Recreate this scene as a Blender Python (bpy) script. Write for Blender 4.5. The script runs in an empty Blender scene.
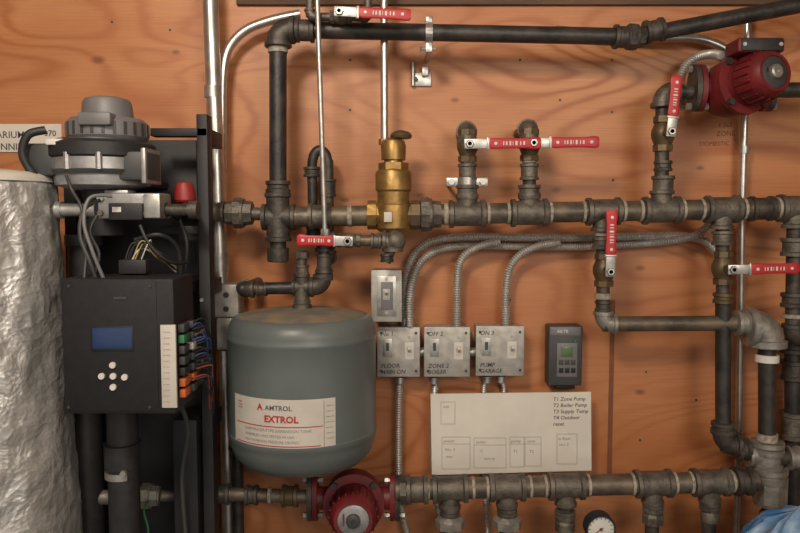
import bpy, bmesh, math, random
from mathutils import Vector, Matrix, noise
random.seed(7)
rad = math.radians
# ---------------------------------------------------------------- survey helper
CAM = Vector((0, -1.6, 1.512)); PITCH = rad(4.0); F = 727.0
FW = Vector((0, math.cos(PITCH), -math.sin(PITCH))); UP = Vector((0, math.sin(PITCH), math.cos(PITCH))); RT = Vector((1, 0, 0))
def P(u, v, d=0.0):
    """world point measured from photo, standing d metres in front of the wall (wall at y=0)"""
    r = FW + RT*((u-400)/F) + UP*((266.5-v)/F)
    k = (-d - CAM.y)/r.y
    return CAM + r*k
def R(px, d=0.12):
    return px*(1.6-d)/F
X = Vector((1,0,0)); Y = Vector((0,1,0)); Z = Vector((0,0,1))

# ---------------------------------------------------------------- materials
def mat(name, col, rough=0.5, metal=0.0, col2=None, nscale=20, bump=0.0, bscale=60, spec=None, detail=5, lo=0.35, hi=0.65, rvar=0.0, stretch=None):
    m = bpy.data.materials.new(name); m.use_nodes = True
    nt = m.node_tree; b = nt.nodes['Principled BSDF']
    b.inputs['Base Color'].default_value = (*col, 1)
    b.inputs['Roughness'].default_value = rough
    b.inputs['Metallic'].default_value = metal
    if spec is not None: b.inputs['Specular IOR Level'].default_value = spec
    tc = nt.nodes.new('ShaderNodeTexCoord'); src = tc.outputs['Object']
    if stretch:
        mp = nt.nodes.new('ShaderNodeMapping'); mp.inputs['Scale'].default_value = stretch
        nt.links.new(src, mp.inputs['Vector']); src = mp.outputs['Vector']
    if col2 is None: col2 = tuple(c*0.8 for c in col)
    n = nt.nodes.new('ShaderNodeTexNoise'); n.inputs['Scale'].default_value = nscale; n.inputs['Detail'].default_value = detail
    nt.links.new(src, n.inputs['Vector'])
    rp = nt.nodes.new('ShaderNodeValToRGB')
    rp.color_ramp.elements[0].position = lo; rp.color_ramp.elements[0].color = (*col, 1)
    rp.color_ramp.elements[1].position = hi; rp.color_ramp.elements[1].color = (*col2, 1)
    nt.links.new(n.outputs['Fac'], rp.inputs['Fac']); nt.links.new(rp.outputs['Color'], b.inputs['Base Color'])
    if rvar:
        mr = nt.nodes.new('ShaderNodeMapRange'); mr.inputs['To Min'].default_value = rough-rvar; mr.inputs['To Max'].default_value = rough+rvar
        nt.links.new(n.outputs['Fac'], mr.inputs['Value']); nt.links.new(mr.outputs['Result'], b.inputs['Roughness'])
    if bump:
        n2 = nt.nodes.new('ShaderNodeTexNoise'); n2.inputs['Scale'].default_value = bscale; n2.inputs['Detail'].default_value = 4
        nt.links.new(src, n2.inputs['Vector'])
        bp = nt.nodes.new('ShaderNodeBump'); bp.inputs['Strength'].default_value = bump; bp.inputs['Distance'].default_value = 0.003
        nt.links.new(n2.outputs['Fac'], bp.inputs['Height']); nt.links.new(bp.outputs['Normal'], b.inputs['Normal'])
    return m

IRON = mat('black_iron', (0.030,0.029,0.030), 0.46, 0.45, (0.065,0.059,0.054), 35, 0.25, 150, rvar=0.1)
CAST = mat('cast_iron', (0.085,0.076,0.065), 0.5, 0.5, (0.175,0.155,0.13), 45, 0.4, 200, rvar=0.12)
CASTL = mat('cast_fitting_pale', (0.22,0.21,0.19), 0.48, 0.55, (0.33,0.315,0.29), 45, 0.35, 160, rvar=0.1)
CASTD = mat('cast_iron_dark', (0.046,0.043,0.039), 0.5, 0.45, (0.098,0.085,0.073), 45, 0.35, 200)
RUSTY = mat('weathered_pipe', (0.085,0.074,0.061), 0.48, 0.5, (0.185,0.148,0.108), 30, 0.3, 120, rvar=0.1)
GALV = mat('galvanised', (0.50,0.50,0.48), 0.38, 0.75, (0.36,0.355,0.34), 60, 0.1, 100)
EMT = mat('emt_steel', (0.60,0.58,0.56), 0.32, 0.85, (0.46,0.44,0.42), 40)
ARM = mat('armored_steel', (0.55,0.54,0.52), 0.42, 0.6, (0.44,0.43,0.41), 40)
BOXST = mat('box_steel', (0.46,0.45,0.42), 0.5, 0.4, (0.33,0.32,0.30), 50, 0.08, 80)
BRASS = mat('brass', (0.38,0.235,0.075), 0.42, 0.65, (0.23,0.14,0.05), 40, 0.25, 90)
BRONZE = mat('bronze', (0.18,0.125,0.07), 0.48, 0.6, (0.115,0.085,0.05), 40, 0.2, 90)
REDH = mat('red_vinyl', (0.50,0.018,0.025), 0.45, 0, (0.40,0.014,0.02), 20)
REDP = mat('red_pump_paint', (0.17,0.013,0.016), 0.5, 0.0, (0.10,0.010,0.013), 30, 0.15, 120)
WHITE = mat('white_print', (0.70,0.68,0.64), 0.5)
TAPE = mat('thread_tape', (0.40,0.365,0.30), 0.7, 0, (0.20,0.175,0.14), 120)
TANKM = mat('tank_paint', (0.118,0.138,0.138), 0.40, 0.0, (0.100,0.120,0.122), 12, 0.05, 40)
DUST = mat('tank_dust', (0.25,0.19,0.13), 0.75, 0, (0.135,0.135,0.122), 22)
LABEL = mat('label_paper', (0.55,0.52,0.47), 0.5, 0, (0.5,0.47,0.43), 30)
PAPER = mat('card_paper', (0.70,0.67,0.61), 0.75, 0, (0.62,0.59,0.53), 10)
INK = mat('ink', (0.08,0.07,0.08), 0.7)
INKG = mat('pencil', (0.25,0.23,0.23), 0.7)
INKW = mat('pen_on_wood', (0.20,0.075,0.035), 0.8)
REDINK = mat('red_ink', (0.45,0.04,0.04), 0.6)
BLACK = mat('black_metal', (0.013,0.013,0.016), 0.55, 0.0, (0.02,0.02,0.023), 20, spec=.35)
PANEL = mat('black_powder_coat', (0.014,0.014,0.017), 0.6, 0.0, (0.018,0.018,0.021), 60, 0.08, 300, spec=.3)
BLACKP = mat('black_plastic', (0.018,0.018,0.021), 0.5, 0, (0.026,0.026,0.028), 60, 0.1, 300, spec=.4)
DGREY = mat('dark_grey_plastic', (0.05,0.052,0.055), 0.5, 0)
MGREY = mat('motor_grey', (0.17,0.17,0.178), 0.5, 0.1)
ALU = mat('die_cast_alu', (0.40,0.40,0.41), 0.42, 0.6, (0.28,0.28,0.29), 50, 0.15, 80)
LCD = mat('lcd_blue', (0.02,0.045,0.13), 0.25, 0, (0.018,0.04,0.11), 10)
LCDG = mat('lcd_green', (0.10,0.17,0.07), 0.25)
ORANGE = mat('orange_plastic', (0.55,0.13,0.03), 0.5)
GREEN = mat('green_plastic', (0.04,0.20,0.09), 0.5)
BLUEW = mat('blue_wire', (0.04,0.08,0.22), 0.5)
YELW = mat('yellow_wire', (0.40,0.33,0.10), 0.5)
REDW = mat('red_wire', (0.35,0.03,0.03), 0.5)
BLUEBAG = mat('blue_film', (0.04,0.17,0.42), 0.35, 0, (0.38,0.52,0.66), 18, 0.8, 30)
CONC = mat('concrete', (0.20,0.19,0.18), 0.85, 0, (0.13,0.125,0.12), 6, 0.4, 40)
TRIMW = mat('dark_beam', (0.13,0.07,0.04), 0.7, 0, (0.08,0.045,0.026), 8, 0.3, 60, stretch=(0.6,3,8))
CEILM = mat('ceiling_board', (0.5,0.40,0.30), 0.8, 0, (0.42,0.33,0.24), 4)
SIDEM = mat('side_wall_board', (0.45,0.27,0.15), 0.7, 0, (0.36,0.20,0.10), 4, 0.2, 40, stretch=(1,0.5,4))
GLASS = mat('gauge_face', (0.70,0.70,0.66), 0.25)

def foil_mat():
    m = mat('foil_wrap', (0.60,0.60,0.59), 0.44, 0.6, (0.42,0.42,0.41), 18, rvar=0.08)
    nt = m.node_tree; N = nt.nodes; L = nt.links; b = N['Principled BSDF']
    tc = [n for n in N if n.type == 'TEX_COORD'][0]
    nz = N.new('ShaderNodeTexNoise'); nz.inputs['Scale'].default_value = 14; nz.inputs['Detail'].default_value = 3; L.new(tc.outputs['Object'], nz.inputs['Vector'])
    add = N.new('ShaderNodeVectorMath'); add.operation = 'MULTIPLY_ADD'; L.new(nz.outputs['Color'], add.inputs[0]); add.inputs[1].default_value = (.05,.05,.05); L.new(tc.outputs['Object'], add.inputs[2])
    v = N.new('ShaderNodeTexVoronoi'); v.inputs['Scale'].default_value = 42; L.new(add.outputs[0], v.inputs['Vector'])
    v2 = N.new('ShaderNodeTexVoronoi'); v2.inputs['Scale'].default_value = 120; L.new(add.outputs[0], v2.inputs['Vector'])
    b1 = N.new('ShaderNodeBump'); b1.inputs['Strength'].default_value = .4; b1.inputs['Distance'].default_value = .006; L.new(v.outputs['Distance'], b1.inputs['Height'])
    b2 = N.new('ShaderNodeBump'); b2.inputs['Strength'].default_value = .35; b2.inputs['Distance'].default_value = .003; L.new(v2.outputs['Distance'], b2.inputs['Height']); L.new(b1.outputs['Normal'], b2.inputs['Normal'])
    L.new(b2.outputs['Normal'], b.inputs['Normal'])
    return m
FOIL = foil_mat()

def wood_mat():
    m = bpy.data.materials.new('plywood'); m.use_nodes = True
    nt = m.node_tree; N = nt.nodes; L = nt.links; b = N['Principled BSDF']
    tc = N.new('ShaderNodeTexCoord')
    def mapping(s, loc=(0,0,0)):
        mp = N.new('ShaderNodeMapping'); mp.inputs['Scale'].default_value = s; mp.inputs['Location'].default_value = loc
        L.new(tc.outputs['Object'], mp.inputs['Vector']); return mp.outputs['Vector']
    def nz(vec, sc, det, dist=0.0):
        n = N.new('ShaderNodeTexNoise'); n.inputs['Scale'].default_value = sc; n.inputs['Detail'].default_value = det; n.inputs['Distortion'].default_value = dist
        L.new(vec, n.inputs['Vector']); return n.outputs['Fac']
    def mth(op, a, bb=None, c=None):
        n = N.new('ShaderNodeMath'); n.operation = op
        for i, x in enumerate((a, bb, c)):
            if x is None: continue
            if isinstance(x, (int, float)): n.inputs[i].default_value = x
            else: L.new(x, n.inputs[i])
        return n.outputs[0]
    def mix(fac, a, c, typ='MIX'):
        n = N.new('ShaderNodeMix'); n.data_type = 'RGBA'; n.blend_type = typ
        if isinstance(fac, (int, float)): n.inputs[0].default_value = fac
        else: L.new(fac, n.inputs[0])
        for s, x in ((6, a), (7, c)):
            if isinstance(x, tuple): n.inputs[s].default_value = (*x, 1)
            else: L.new(x, n.inputs[s])
        return n.outputs[2]
    def rng(src, a, c, t0=0.0, t1=1.0):
        r = N.new('ShaderNodeMapRange'); r.inputs['From Min'].default_value = a; r.inputs['From Max'].default_value = c
        r.inputs['To Min'].default_value = t0; r.inputs['To Max'].default_value = t1
        L.new(src, r.inputs['Value']); return r.outputs[0]
    big = nz(mapping((0.8, 1, 2.6), (3.1, 0, 1.7)), 1.6, 1.2, 0.35)
    wob = nz(mapping((1.5, 1, 14), (1, 0, 2)), 4, 3)
    ph = mth('MULTIPLY_ADD', wob, 2.6, mth('MULTIPLY', big, 120.0))
    bands = mth('POWER', mth('MULTIPLY_ADD', mth('SINE', ph), 0.5, 0.5), 2.6)
    med = nz(mapping((0.7, 1, 4), (5, 0, 3)), 2.0, 3)
    fine = nz(mapping((3, 1, 120)), 3.0, 3)
    blot = nz(mapping((1, 1, 1.8), (9, 0, 4)), 2.0, 3)
    msk = rng(nz(mapping((0.8, 1, 1.6), (2, 0, 8)), 1.8, 2), 0.38, 0.62, 0.3, 1.0)
    base = mix(rng(med, .38, .66), (0.50, 0.198, 0.074), (0.57, 0.262, 0.115))
    c = mix(mth('MULTIPLY', bands, msk), base, (0.36, 0.112, 0.033))
    c = mix(mth('MULTIPLY', rng(fine, .42, .72), 0.30), c, (0.30, 0.10, 0.034))
    c = mix(mth('MULTIPLY', rng(blot, .48, .75), 0.55), c, (0.35, 0.12, 0.042))
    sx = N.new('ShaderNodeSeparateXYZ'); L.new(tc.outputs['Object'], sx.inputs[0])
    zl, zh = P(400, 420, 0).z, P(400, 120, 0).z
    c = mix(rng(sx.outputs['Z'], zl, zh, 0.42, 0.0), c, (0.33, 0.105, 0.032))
    geo = tc.outputs['Object']
    for (u, v, r) in ((98,60,.010),(176,52,.006),(556,190,.007),(640,268,.007),(455,100,.006),(640,392,.008),(700,168,.006),(345,200,.006),(420,195,.006)):
        p = P(u, v, 0)
        vs = N.new('ShaderNodeVectorMath'); vs.operation = 'SUBTRACT'; L.new(geo, vs.inputs[0]); vs.inputs[1].default_value = p
        sc = N.new('ShaderNodeVectorMath'); sc.operation = 'MULTIPLY'; L.new(vs.outputs[0], sc.inputs[0]); sc.inputs[1].default_value = (0.55, 0, 1)
        ln = N.new('ShaderNodeVectorMath'); ln.operation = 'LENGTH'; L.new(sc.outputs[0], ln.inputs[0])
        c = mix(rng(ln.outputs['Value'], r*.4, r*1.1, .7, 0.0), c, (0.15, 0.05, 0.02))
    L.new(c, b.inputs['Base Color'])
    b.inputs['Roughness'].default_value = 0.45
    bp = N.new('ShaderNodeBump'); bp.inputs['Strength'].default_value = 0.15; bp.inputs['Distance'].default_value = 0.002
    L.new(fine, bp.inputs['Height']); L.new(bp.outputs['Normal'], b.inputs['Normal'])
    return m
WOOD = wood_mat()

# ---------------------------------------------------------------- mesh builder
class O:
    def __init__(s, name): s.name = name; s.bm = bmesh.new(); s.mats = []
    def mi(s, m):
        if m not in s.mats: s.mats.append(m)
        return s.mats.index(m)
    def loft(s, rings, m, cap=True, closed=False):
        bm = s.bm; k = s.mi(m)
        V = [[bm.verts.new(p) for p in r] for r in rings]
        n = len(V[0]); pairs = list(zip(V[:-1], V[1:]))
        if closed: pairs.append((V[-1], V[0]))
        for a, b in pairs:
            for i in range(n):
                f = bm.faces.new((a[i], a[(i+1) % n], b[(i+1) % n], b[i])); f.material_index = k; f.smooth = True
        if cap and not closed:
            for r, rev in ((V[0], True), (V[-1], False)):
                f = bm.faces.new(list(reversed(r)) if rev else r); f.material_index = k
    def frame(s, ax):
        ax = ax.normalized(); ref = Z if abs(ax.z) < 0.9 else Y
        a = ax.cross(ref).normalized(); return a, ax.cross(a).normalized()
    def lathe(s, p, ax, prof, m, n=24, ph=0.0, cap=True):
        ax = ax.normalized(); a, b = s.frame(ax)
        s.loft([[p+ax*t+(a*math.cos(ph+2*math.pi*i/n)+b*math.sin(ph+2*math.pi*i/n))*max(r, 1e-5) for i in range(n)] for t, r in prof], m, cap)
    def cyl(s, p0, p1, r, m, r1=None, n=20):
        d = p1-p0; s.lathe(p0, d, [(0, r), (d.length, r if r1 is None else r1)], m, n)
    def disc_y(s, p, r, t, m, n=28, ax=None):
        s.lathe(p, ax or -Y, [(0, r), (t*0.7, r), (t, r*0.94)], m, n)
    def tube(s, pts, r, m, n=12, smooth=True, corr=0.0, step=None):
        if smooth and len(pts) > 2:
            q = [pts[0]]+list(pts)+[pts[-1]]; out = []
            for i in range(1, len(q)-2):
                p0, p1, p2, p3 = q[i-1:i+3]
                K = 14
                for j in range(K):
                    t = j/K
                    out.append(0.5*((2*p1)+(p2-p0)*t+(2*p0-5*p1+4*p2-p3)*t*t+(3*p1-p0-3*p2+p3)*t**3))
            out.append(pts[-1]); pts = out
        if step:
            out = [pts[0].copy()]; acc = 0.0
            for a, b in zip(pts[:-1], pts[1:]):
                L = (b-a).length; pos = step-acc
                while pos < L:
                    out.append(a.lerp(b, pos/L)); pos += step
                acc = L-(pos-step)
            pts = out
        t0 = (pts[1]-pts[0]).normalized(); a, _ = s.frame(t0); rings = []
        for i, p in enumerate(pts):
            t = (pts[min(i+1, len(pts)-1)]-pts[max(i-1, 0)]).normalized()
            a = (a-t*a.dot(t)).normalized(); b = t.cross(a)
            rr = r*(1+(corr if i % 2 else -corr))
            rings.append([p+(a*math.cos(2*math.pi*k/n)+b*math.sin(2*math.pi*k/n))*rr for k in range(n)])
        s.loft(rings, m)
    def box(s, c, size, m, bevel=0.0, rot=None, seg=2):
        bm = s.bm; k = s.mi(m)
        M = Matrix.Translation(c) @ (rot.to_4x4() if rot else Matrix.Identity(4)) @ Matrix.Diagonal((*size, 1))
        g = bmesh.ops.create_cube(bm, size=1.0, matrix=M); vs = g['verts']
        fs = {f for v in vs for f in v.link_faces}
        for f in fs: f.material_index = k
        if bevel:
            es = list({e for v in vs for e in v.link_edges})
            res = bmesh.ops.bevel(bm, geom=es, offset=bevel, segments=seg, affect='EDGES', profile=0.5)
            for f in res['faces']: f.material_index = k; f.smooth = True
    def pbox(s, u0, v0, u1, v1, dfront, depth, m, bevel=0.0):
        a = P(u0, v0, dfront); b = P(u1, v1, dfront)
        s.box(Vector(((a.x+b.x)/2, -dfront+depth/2, (a.z+b.z)/2)), (abs(b.x-a.x), depth, abs(a.z-b.z)), m, bevel)
    def bar(s, p0, p1, w, t, m, bevel=0.0, nrm=None):
        d = p1-p0; x = d.normalized(); nrm = nrm or -Y
        y = nrm.cross(x).normalized(); z = x.cross(y).normalized()
        s.box((p0+p1)/2, (d.length, w, t), m, bevel, Matrix((x, y, z)).transposed())
    def sph(s, c, r, m, n=20, sc=(1, 1, 1)):
        g = bmesh.ops.create_uvsphere(s.bm, u_segments=n, v_segments=n//2+2, radius=1, matrix=Matrix.Translation(c) @ Matrix.Diagonal((r*sc[0], r*sc[1], r*sc[2], 1)))
        k = s.mi(m)
        for f in {f for v in g['verts'] for f in v.link_faces}: f.material_index = k; f.smooth = True
    def text(s, txt, size, fn, m, bold=0.0):
        cu = bpy.data.curves.new('t', 'FONT'); cu.body = txt; cu.size = size; cu.offset = bold; cu.resolution_u = 2
        ob = bpy.data.objects.new('t', cu); bpy.context.collection.objects.link(ob)
        me = bpy.data.meshes.new_from_object(ob); k = s.mi(m)
        vs = [s.bm.verts.new(fn(v.co.x, v.co.y)) for v in me.vertices]
        for p in me.polygons:
            try:
                f = s.bm.faces.new([vs[i] for i in p.vertices]); f.material_index = k
            except Exception: pass
        bpy.data.objects.remove(ob); bpy.data.curves.remove(cu)
    def ptext(s, txt, u, v, hpx, d, m, bold=0.0, slant=0.0):
        o = P(u, v, d); s.text(txt, R(hpx, d)*1.35, lambda x, y: o+X*(x+slant*y)+Z*(y+slant*.15*x), m, bold)
    def done(s, sharp=35):
        me = bpy.data.meshes.new(s.name)
        bmesh.ops.recalc_face_normals(s.bm, faces=s.bm.faces[:])
        co = [v.co for v in s.bm.verts]
        c = Vector([(min(p[i] for p in co)+max(p[i] for p in co))/2 for i in range(3)]) if s.name not in KEEP else Vector((0,0,0))
        for v in s.bm.verts: v.co -= c
        s.bm.to_mesh(me); s.bm.free()
        for m in s.mats: me.materials.append(m)
        me.set_sharp_from_angle(angle=rad(sharp))
        ob = bpy.data.objects.new(s.name, me); ob.location = c
        bpy.context.collection.objects.link(ob)
        return ob
    # -------- plumbing vocabulary
    def coup(s, p, ax, r, L=None, m=None):
        m = m or CAST; L = L or 1.5*r
        s.lathe(p, ax, [(-L, r*.9), (-L, r*1.36), (-L+.38*r, r*1.38), (-L+.5*r, r*1.2), (L-.5*r, r*1.2), (L-.38*r, r*1.38), (L, r*1.36), (L, r*.9)], m)
    def branch(s, p, ax, r, L, m):
        s.lathe(p, ax, [(0, r*1.2), (L-.5*r, r*1.2), (L-.38*r, r*1.4), (L, r*1.38), (L, r*.9)], m)
    def tee(s, p, ax, br, r, rb=None, m=None, L=None):
        m = m or CAST; rb = rb or r; s.coup(p, ax, r, L or max(1.6*rb, 1.1*r), m)
        s.branch(p, br, rb, 1.2*r+0.9*rb, m)
    def elbow(s, p, a, b, r, m=None, L=1.55):
        m = m or CAST; a = a.normalized(); b = b.normalized(); L = L*r
        pa = p+a*L; pb = p+b*L; pts = []
        for i in range(13):
            t = i/12; pts.append(pa*(1-t)**2+p*2*t*(1-t)+pb*t*t)
        s.tube(pts, r*1.2, m, 20, False)
        for q, e in ((pa, a), (pb, b)):
            s.lathe(q, e, [(-.3*r, r*1.2), (-.25*r, r*1.4), (.18*r, r*1.4), (.25*r, r*1.3), (.25*r, r*.8)], m)
    def union(s, p, ax, r, m=None):
        m = m or CAST
        s.lathe(p, ax, [(-1.5*r, r), (-1.5*r, r*1.3), (-.7*r, r*1.35), (-.6*r, r*1.7), (.2*r, r*1.72), (.3*r, r*1.4), (1.4*r, r*1.3), (1.4*r, r)], m, 8)
        s.lathe(p, ax, [(-.5*r, r*1.6), (.5*r, r*1.6)], m, 24)
    def ring(s, p, ax, r, m=None, w=.2):
        s.lathe(p, ax, [(-w*r, r*.9), (-w*r, r*1.08), (w*r, r*1.08), (w*r, r*.9)], m or TAPE, 20)
KEEP = {'wall_back', 'floor', 'ceiling', 'wall_left', 'wall_right'}

def ball_valve(p, ax, r, tip, body=None, wpx=12, name='ball_valve'):
    o = O(name); body = body or BRONZE; ax = ax.normalized()
    o.lathe(p, ax, [(-2.3*r, r*.8), (-2.3*r, r*1.35), (-1.5*r, r*1.38), (-1.4*r, r*1.15)], body, 8)
    o.lathe(p, ax, [(2.3*r, r*.8), (2.3*r, r*1.35), (1.5*r, r*1.38), (1.4*r, r*1.15)], body, 8)
    o.lathe(p, ax, [(-1.5*r, r*1.1), (-1.0*r, r*1.3), (-.5*r, r*1.5), (0, r*1.56), (.5*r, r*1.5), (1.0*r, r*1.3), (1.5*r, r*1.1)], body, 24)
    st = -p.y; hd = -tip.y
    q = Vector((p.x, tip.y, p.z))
    o.lathe(p, -Y, [(0, r*.6), (r*2.0, r*.6), (r*2.0, r*.75), (r*2.3, r*.75), (r*2.3, .004), (max(hd-st+.006, r*2.4), .004)], body, 16)
    d = (tip-q); L = d.length; dn = d.normalized(); w = R(wpx, hd)
    o.lathe(q, -Y, [(-.002, .0085), (.004, .0085), (.006, .007)], GALV, 6)
    o.bar(q-dn*.01, q+dn*(L*.42), w*.8, .0025, GALV, .0008)
    o.bar(q+dn*(L*.24), q+dn*(L*.28), w*1.0, .006, GALV, .001)
    a = q+dn*(L*.26); b = tip
    side = (-Y).cross(dn).normalized()
    rings = []
    for t, k in ((0, .55), (.02, .8), (.1, .95), (.3, .84), (.7, .84), (.9, 1.0), (.98, .9), (1, .6)):
        c = a.lerp(b, t); rr = []
        for i in range(16):
            an = 2*math.pi*i/16; cx = math.copysign(abs(math.cos(an))**.5, math.cos(an)); sx = math.copysign(abs(math.sin(an))**.5, math.sin(an))
            rr.append(c+side*cx*w*.5*k+Y*sx*.0034*(.6+.4*k))
        rings.append(rr)
    o.loft(rings, REDH)
    off = -Y*.0036
    for t0, t1, ww in ((.28, .30, .3), (.33, .36, .3), (.40, .43, .34), (.46, .47, .3), (.51, .55, .34), (.60, .62, .3), (.66, .69, .3)):
        o.bar(a.lerp(b, t0)+off, a.lerp(b, t1)+off, w*ww, .0006, WHITE)
    for t in (.14, .84):
        o.lathe(a.lerp(b, t)+off*.9, -Y, [(0, w*.13), (.001, w*.13)], WHITE, 14)
    return o.done()

# ================================================================ ROOM
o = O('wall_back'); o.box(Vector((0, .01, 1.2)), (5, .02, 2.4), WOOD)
for u, v in ((612, 60), (612, 112), (613, 180), (646, 372), (520, 60), (560, 100), (350, 110), (350, 60), (170, 30), (112, 22), (696, 330), (696, 400), (510, 300), (640, 440)):
    o.disc_y(P(u, v, 0), .0028, .0012, CASTD, 10)
o.done()
o = O('trim_1'); o.pbox(610.6, 300, 611.6, 480, .0008, .0008, INKW); o.done()
o = O('trim_2'); pz = P(400, 6, 0).z
o.box(Vector((.95, -.006, pz+.06)), (2.6, .012, .12), TRIMW, .002); o.done()
o = O('floor'); o.box(Vector((0, -1.5, -.02)), (5, 3.04, .04), CONC); o.done()
o = O('ceiling'); o.box(Vector((0, -1.5, 2.42)), (5, 3.04, .04), CEILM); o.done()
o = O('wall_left'); o.box(Vector((-2.52, -1.5, 1.2)), (.04, 3, 2.4), SIDEM); o.done()
o = O('wall_right'); o.box(Vector((2.52, -1.5, 1.2)), (.04, 3, 2.4), SIDEM); o.done()

o = O('handwritten_wall_note')
for t, u, v, h in (('ZONE', 716, 136, 5), ('DOMESTIC', 699, 146, 4.6), ('1 5x2', 718, 127, 4.5)):
    o.ptext(t, u, v, h, .0006, INKW, 0, .1)
o.done()
o = O('wall_label'); o.pbox(-30, 124, 62, 152, .004, .004, PAPER)
o.ptext('ARIUM', -4, 138, 7, .0045, INK, .0002); o.ptext('070', 44, 136, 6, .0045, INK, .0002); o.ptext('RUNNING', -12, 150, 7, .0045, INK, .0002)
o.done()

# ================================================================ SUPPLY HEADER
HD = .12
yh = lambda u: 217-(u-290)*9/510.
H = lambda u, d=HD: P(u, yh(u), d)
rH = R(10.2, HD); rB = R(6.6, HD)
ax = (H(800)-H(290)).normalized()
o = O('supply_manifold_pipe')
o.cyl(H(272), H(860), rH, RUSTY)
o.ring(H(350), ax, rH)
o.coup(H(320), ax, rH*.95, rH*1.1)
o.union(H(427), ax, rH*.98)
o.ring(H(446), ax, rH)
for u in (467, 529): o.tee(H(u), ax, Z, rH, rB*1.25, L=rH*1.75)
o.tee(H(603), ax, -Z, rH, rB*1.25, L=rH*1.6)
o.tee(H(661), ax, Z, rH, rB*1.25, L=rH*1.75)
o.tee(H(722), ax, -Z, rH, rB*1.25, L=rH*1.6)
o.coup(H(761), ax, rH*.9, rH*1.1, CASTD)
o.tee(H(795), ax, -Z, rH, rB*1.3, L=rH*1.6)
for u in (488, 508, 550, 583, 623, 640, 682, 701, 743, 777): o.ring(H(u), ax, rH, None, .13)
c = H(278); rr = R(8.6, HD)
o.coup(c, Z, rr*1.12, R(24, HD), CASTD)
o.branch(c, X, rr*1.1, rr*2.0, CASTD); o.branch(c, -X, rr*1.1, rr*1.8, CASTD)
o.cyl(P(278, 236, HD), P(278, 252, HD), rr*.95, CASTD)
o.lathe(P(278, 262, HD), Z, [(0, rr*1.0), (.002, rr*1.25), (R(14), rr*1.3), (R(14), rr)], CASTD, 16)
o.cyl(P(262, 214, HD), P(150, 211, HD), R(6.5, HD), CAST)
o.union(P(240, 213, HD), X, R(9, HD)); o.coup(P(213, 212, HD), X, R(8, HD)); o.coup(P(190, 211, HD), X, R(7.5, HD), None, CASTD)
for u, vt in ((467, 130), (529, 128)):
    o.cyl(H(u), P(u+.5, vt, HD), rB, CASTD)
    o.elbow(P(u+.5, vt, HD), -Z, Y, rB*1.15)
    o.cyl(P(u+.5, vt, HD), Vector((P(u, vt, HD).x, -.004, P(u, vt, HD).z)), rB, CASTD)
    o.coup(P(u+.3, 172, HD), Z, rB*1.05, R(8, HD), CAST)
    o.ring(P(u+.3, 160, HD), Z, rB, None, .4)
    o.coup(P(u+.3, 192, HD), Z, rB*1.25, R(7, HD), CAST)
u = 663
o.cyl(H(661), P(u, 92, HD), rB*1.05, CASTD)
o.coup(P(u, 185, HD), Z, rB*1.25, R(9, HD)); o.coup(P(u, 166, HD), Z, rB*1.0, R(5, HD), CASTD)
o.elbow(P(u, 92, HD), -Z, X, rB*1.3)
o.cyl(P(u, 92, HD), P(694, 92, HD), rB, CASTD)
o.done()

ball_valve(P(467.5, 146, HD), Z, R(6.8), P(541, 143, HD+.045))
ball_valve(P(529.5, 145, HD), Z, R(6.8), P(599, 142, HD+.045))
ball_valve(P(663, 134, HD), Z, R(7.4), P(677, 76, HD+.045))
ball_valve(P(604, 270, HD), Z, R(7.2), P(612, 210, HD+.045))
ball_valve(P(723, 268, HD), Z, R(7.2), P(799, 268, HD+.045))

# ================================================================ DROP BRANCHES (right)
o = O('drop_pipe_branch')
o.cyl(H(603), P(603, 320, HD), rB, CASTD)
o.coup(P(603, 243, HD), Z, rB*1.2, R(6)); o.ring(P(603, 233, HD), Z, rB*1.1, None, .4); o.ring(P(603, 296, HD), Z, rB*1.1, None, .4)
o.coup(P(603, 306, HD), Z, rB*.9, R(5), CASTD)
o.elbow(P(603, 324, HD), Z, X, rB*1.1, CASTL)
o.cyl(P(603, 324, HD), P(752, 323, HD), R(7.8), RUSTY)
o.coup(P(742, 323, HD), X, R(9.5), R(7), CASTL)
o.elbow(P(766, 327, HD), -X, -Z, R(14.5), CASTL, 1.15)
o.ring(P(767, 358, HD), Z, R(10.5), WHITE, .35)
o.cyl(P(767, 340, HD), P(767, 440, HD), R(8.4), IRON)
o.ring(P(767, 437, HD), Z, R(9.5), TAPE, .4)
o.tee(P(767, 455, HD), Z, -X, R(11), R(8.5), CASTL); o.coup(P(767, 447, HD), Z, R(12), R(6), CASTL)
o.coup(P(769, 474, HD), Z, R(13), R(7), CASTL); o.coup(P(770, 493, HD), Z, R(11), R(12), CASTL)
o.lathe(P(770, 488, HD), Z, [(-R(18), R(9)), (-R(14), R(17)), (R(10), R(17)), (R(14), R(10))], CASTL, 8)
o.lathe(P(770, 520, HD), Z, [(-R(10), R(9)), (-R(8), R(12)), (R(6), R(12)), (R(9), R(9))], BRONZE, 6)
o.lathe(P(770, 520, HD), -Y, [(0, R(6)), (.03, R(6)), (.03, R(4)), (.045, R(4))], BRONZE, 16)
pb = P(770, 500, HD); o.cyl(pb, Vector((pb.x, pb.y, 0.001)), R(8), CASTD)
o.cyl(P(767, 455, HD), P(830, 462, HD), R(8), CASTD); o.coup(P(793, 458, HD), X, R(9), R(7), CASTL)
o.done()

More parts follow.
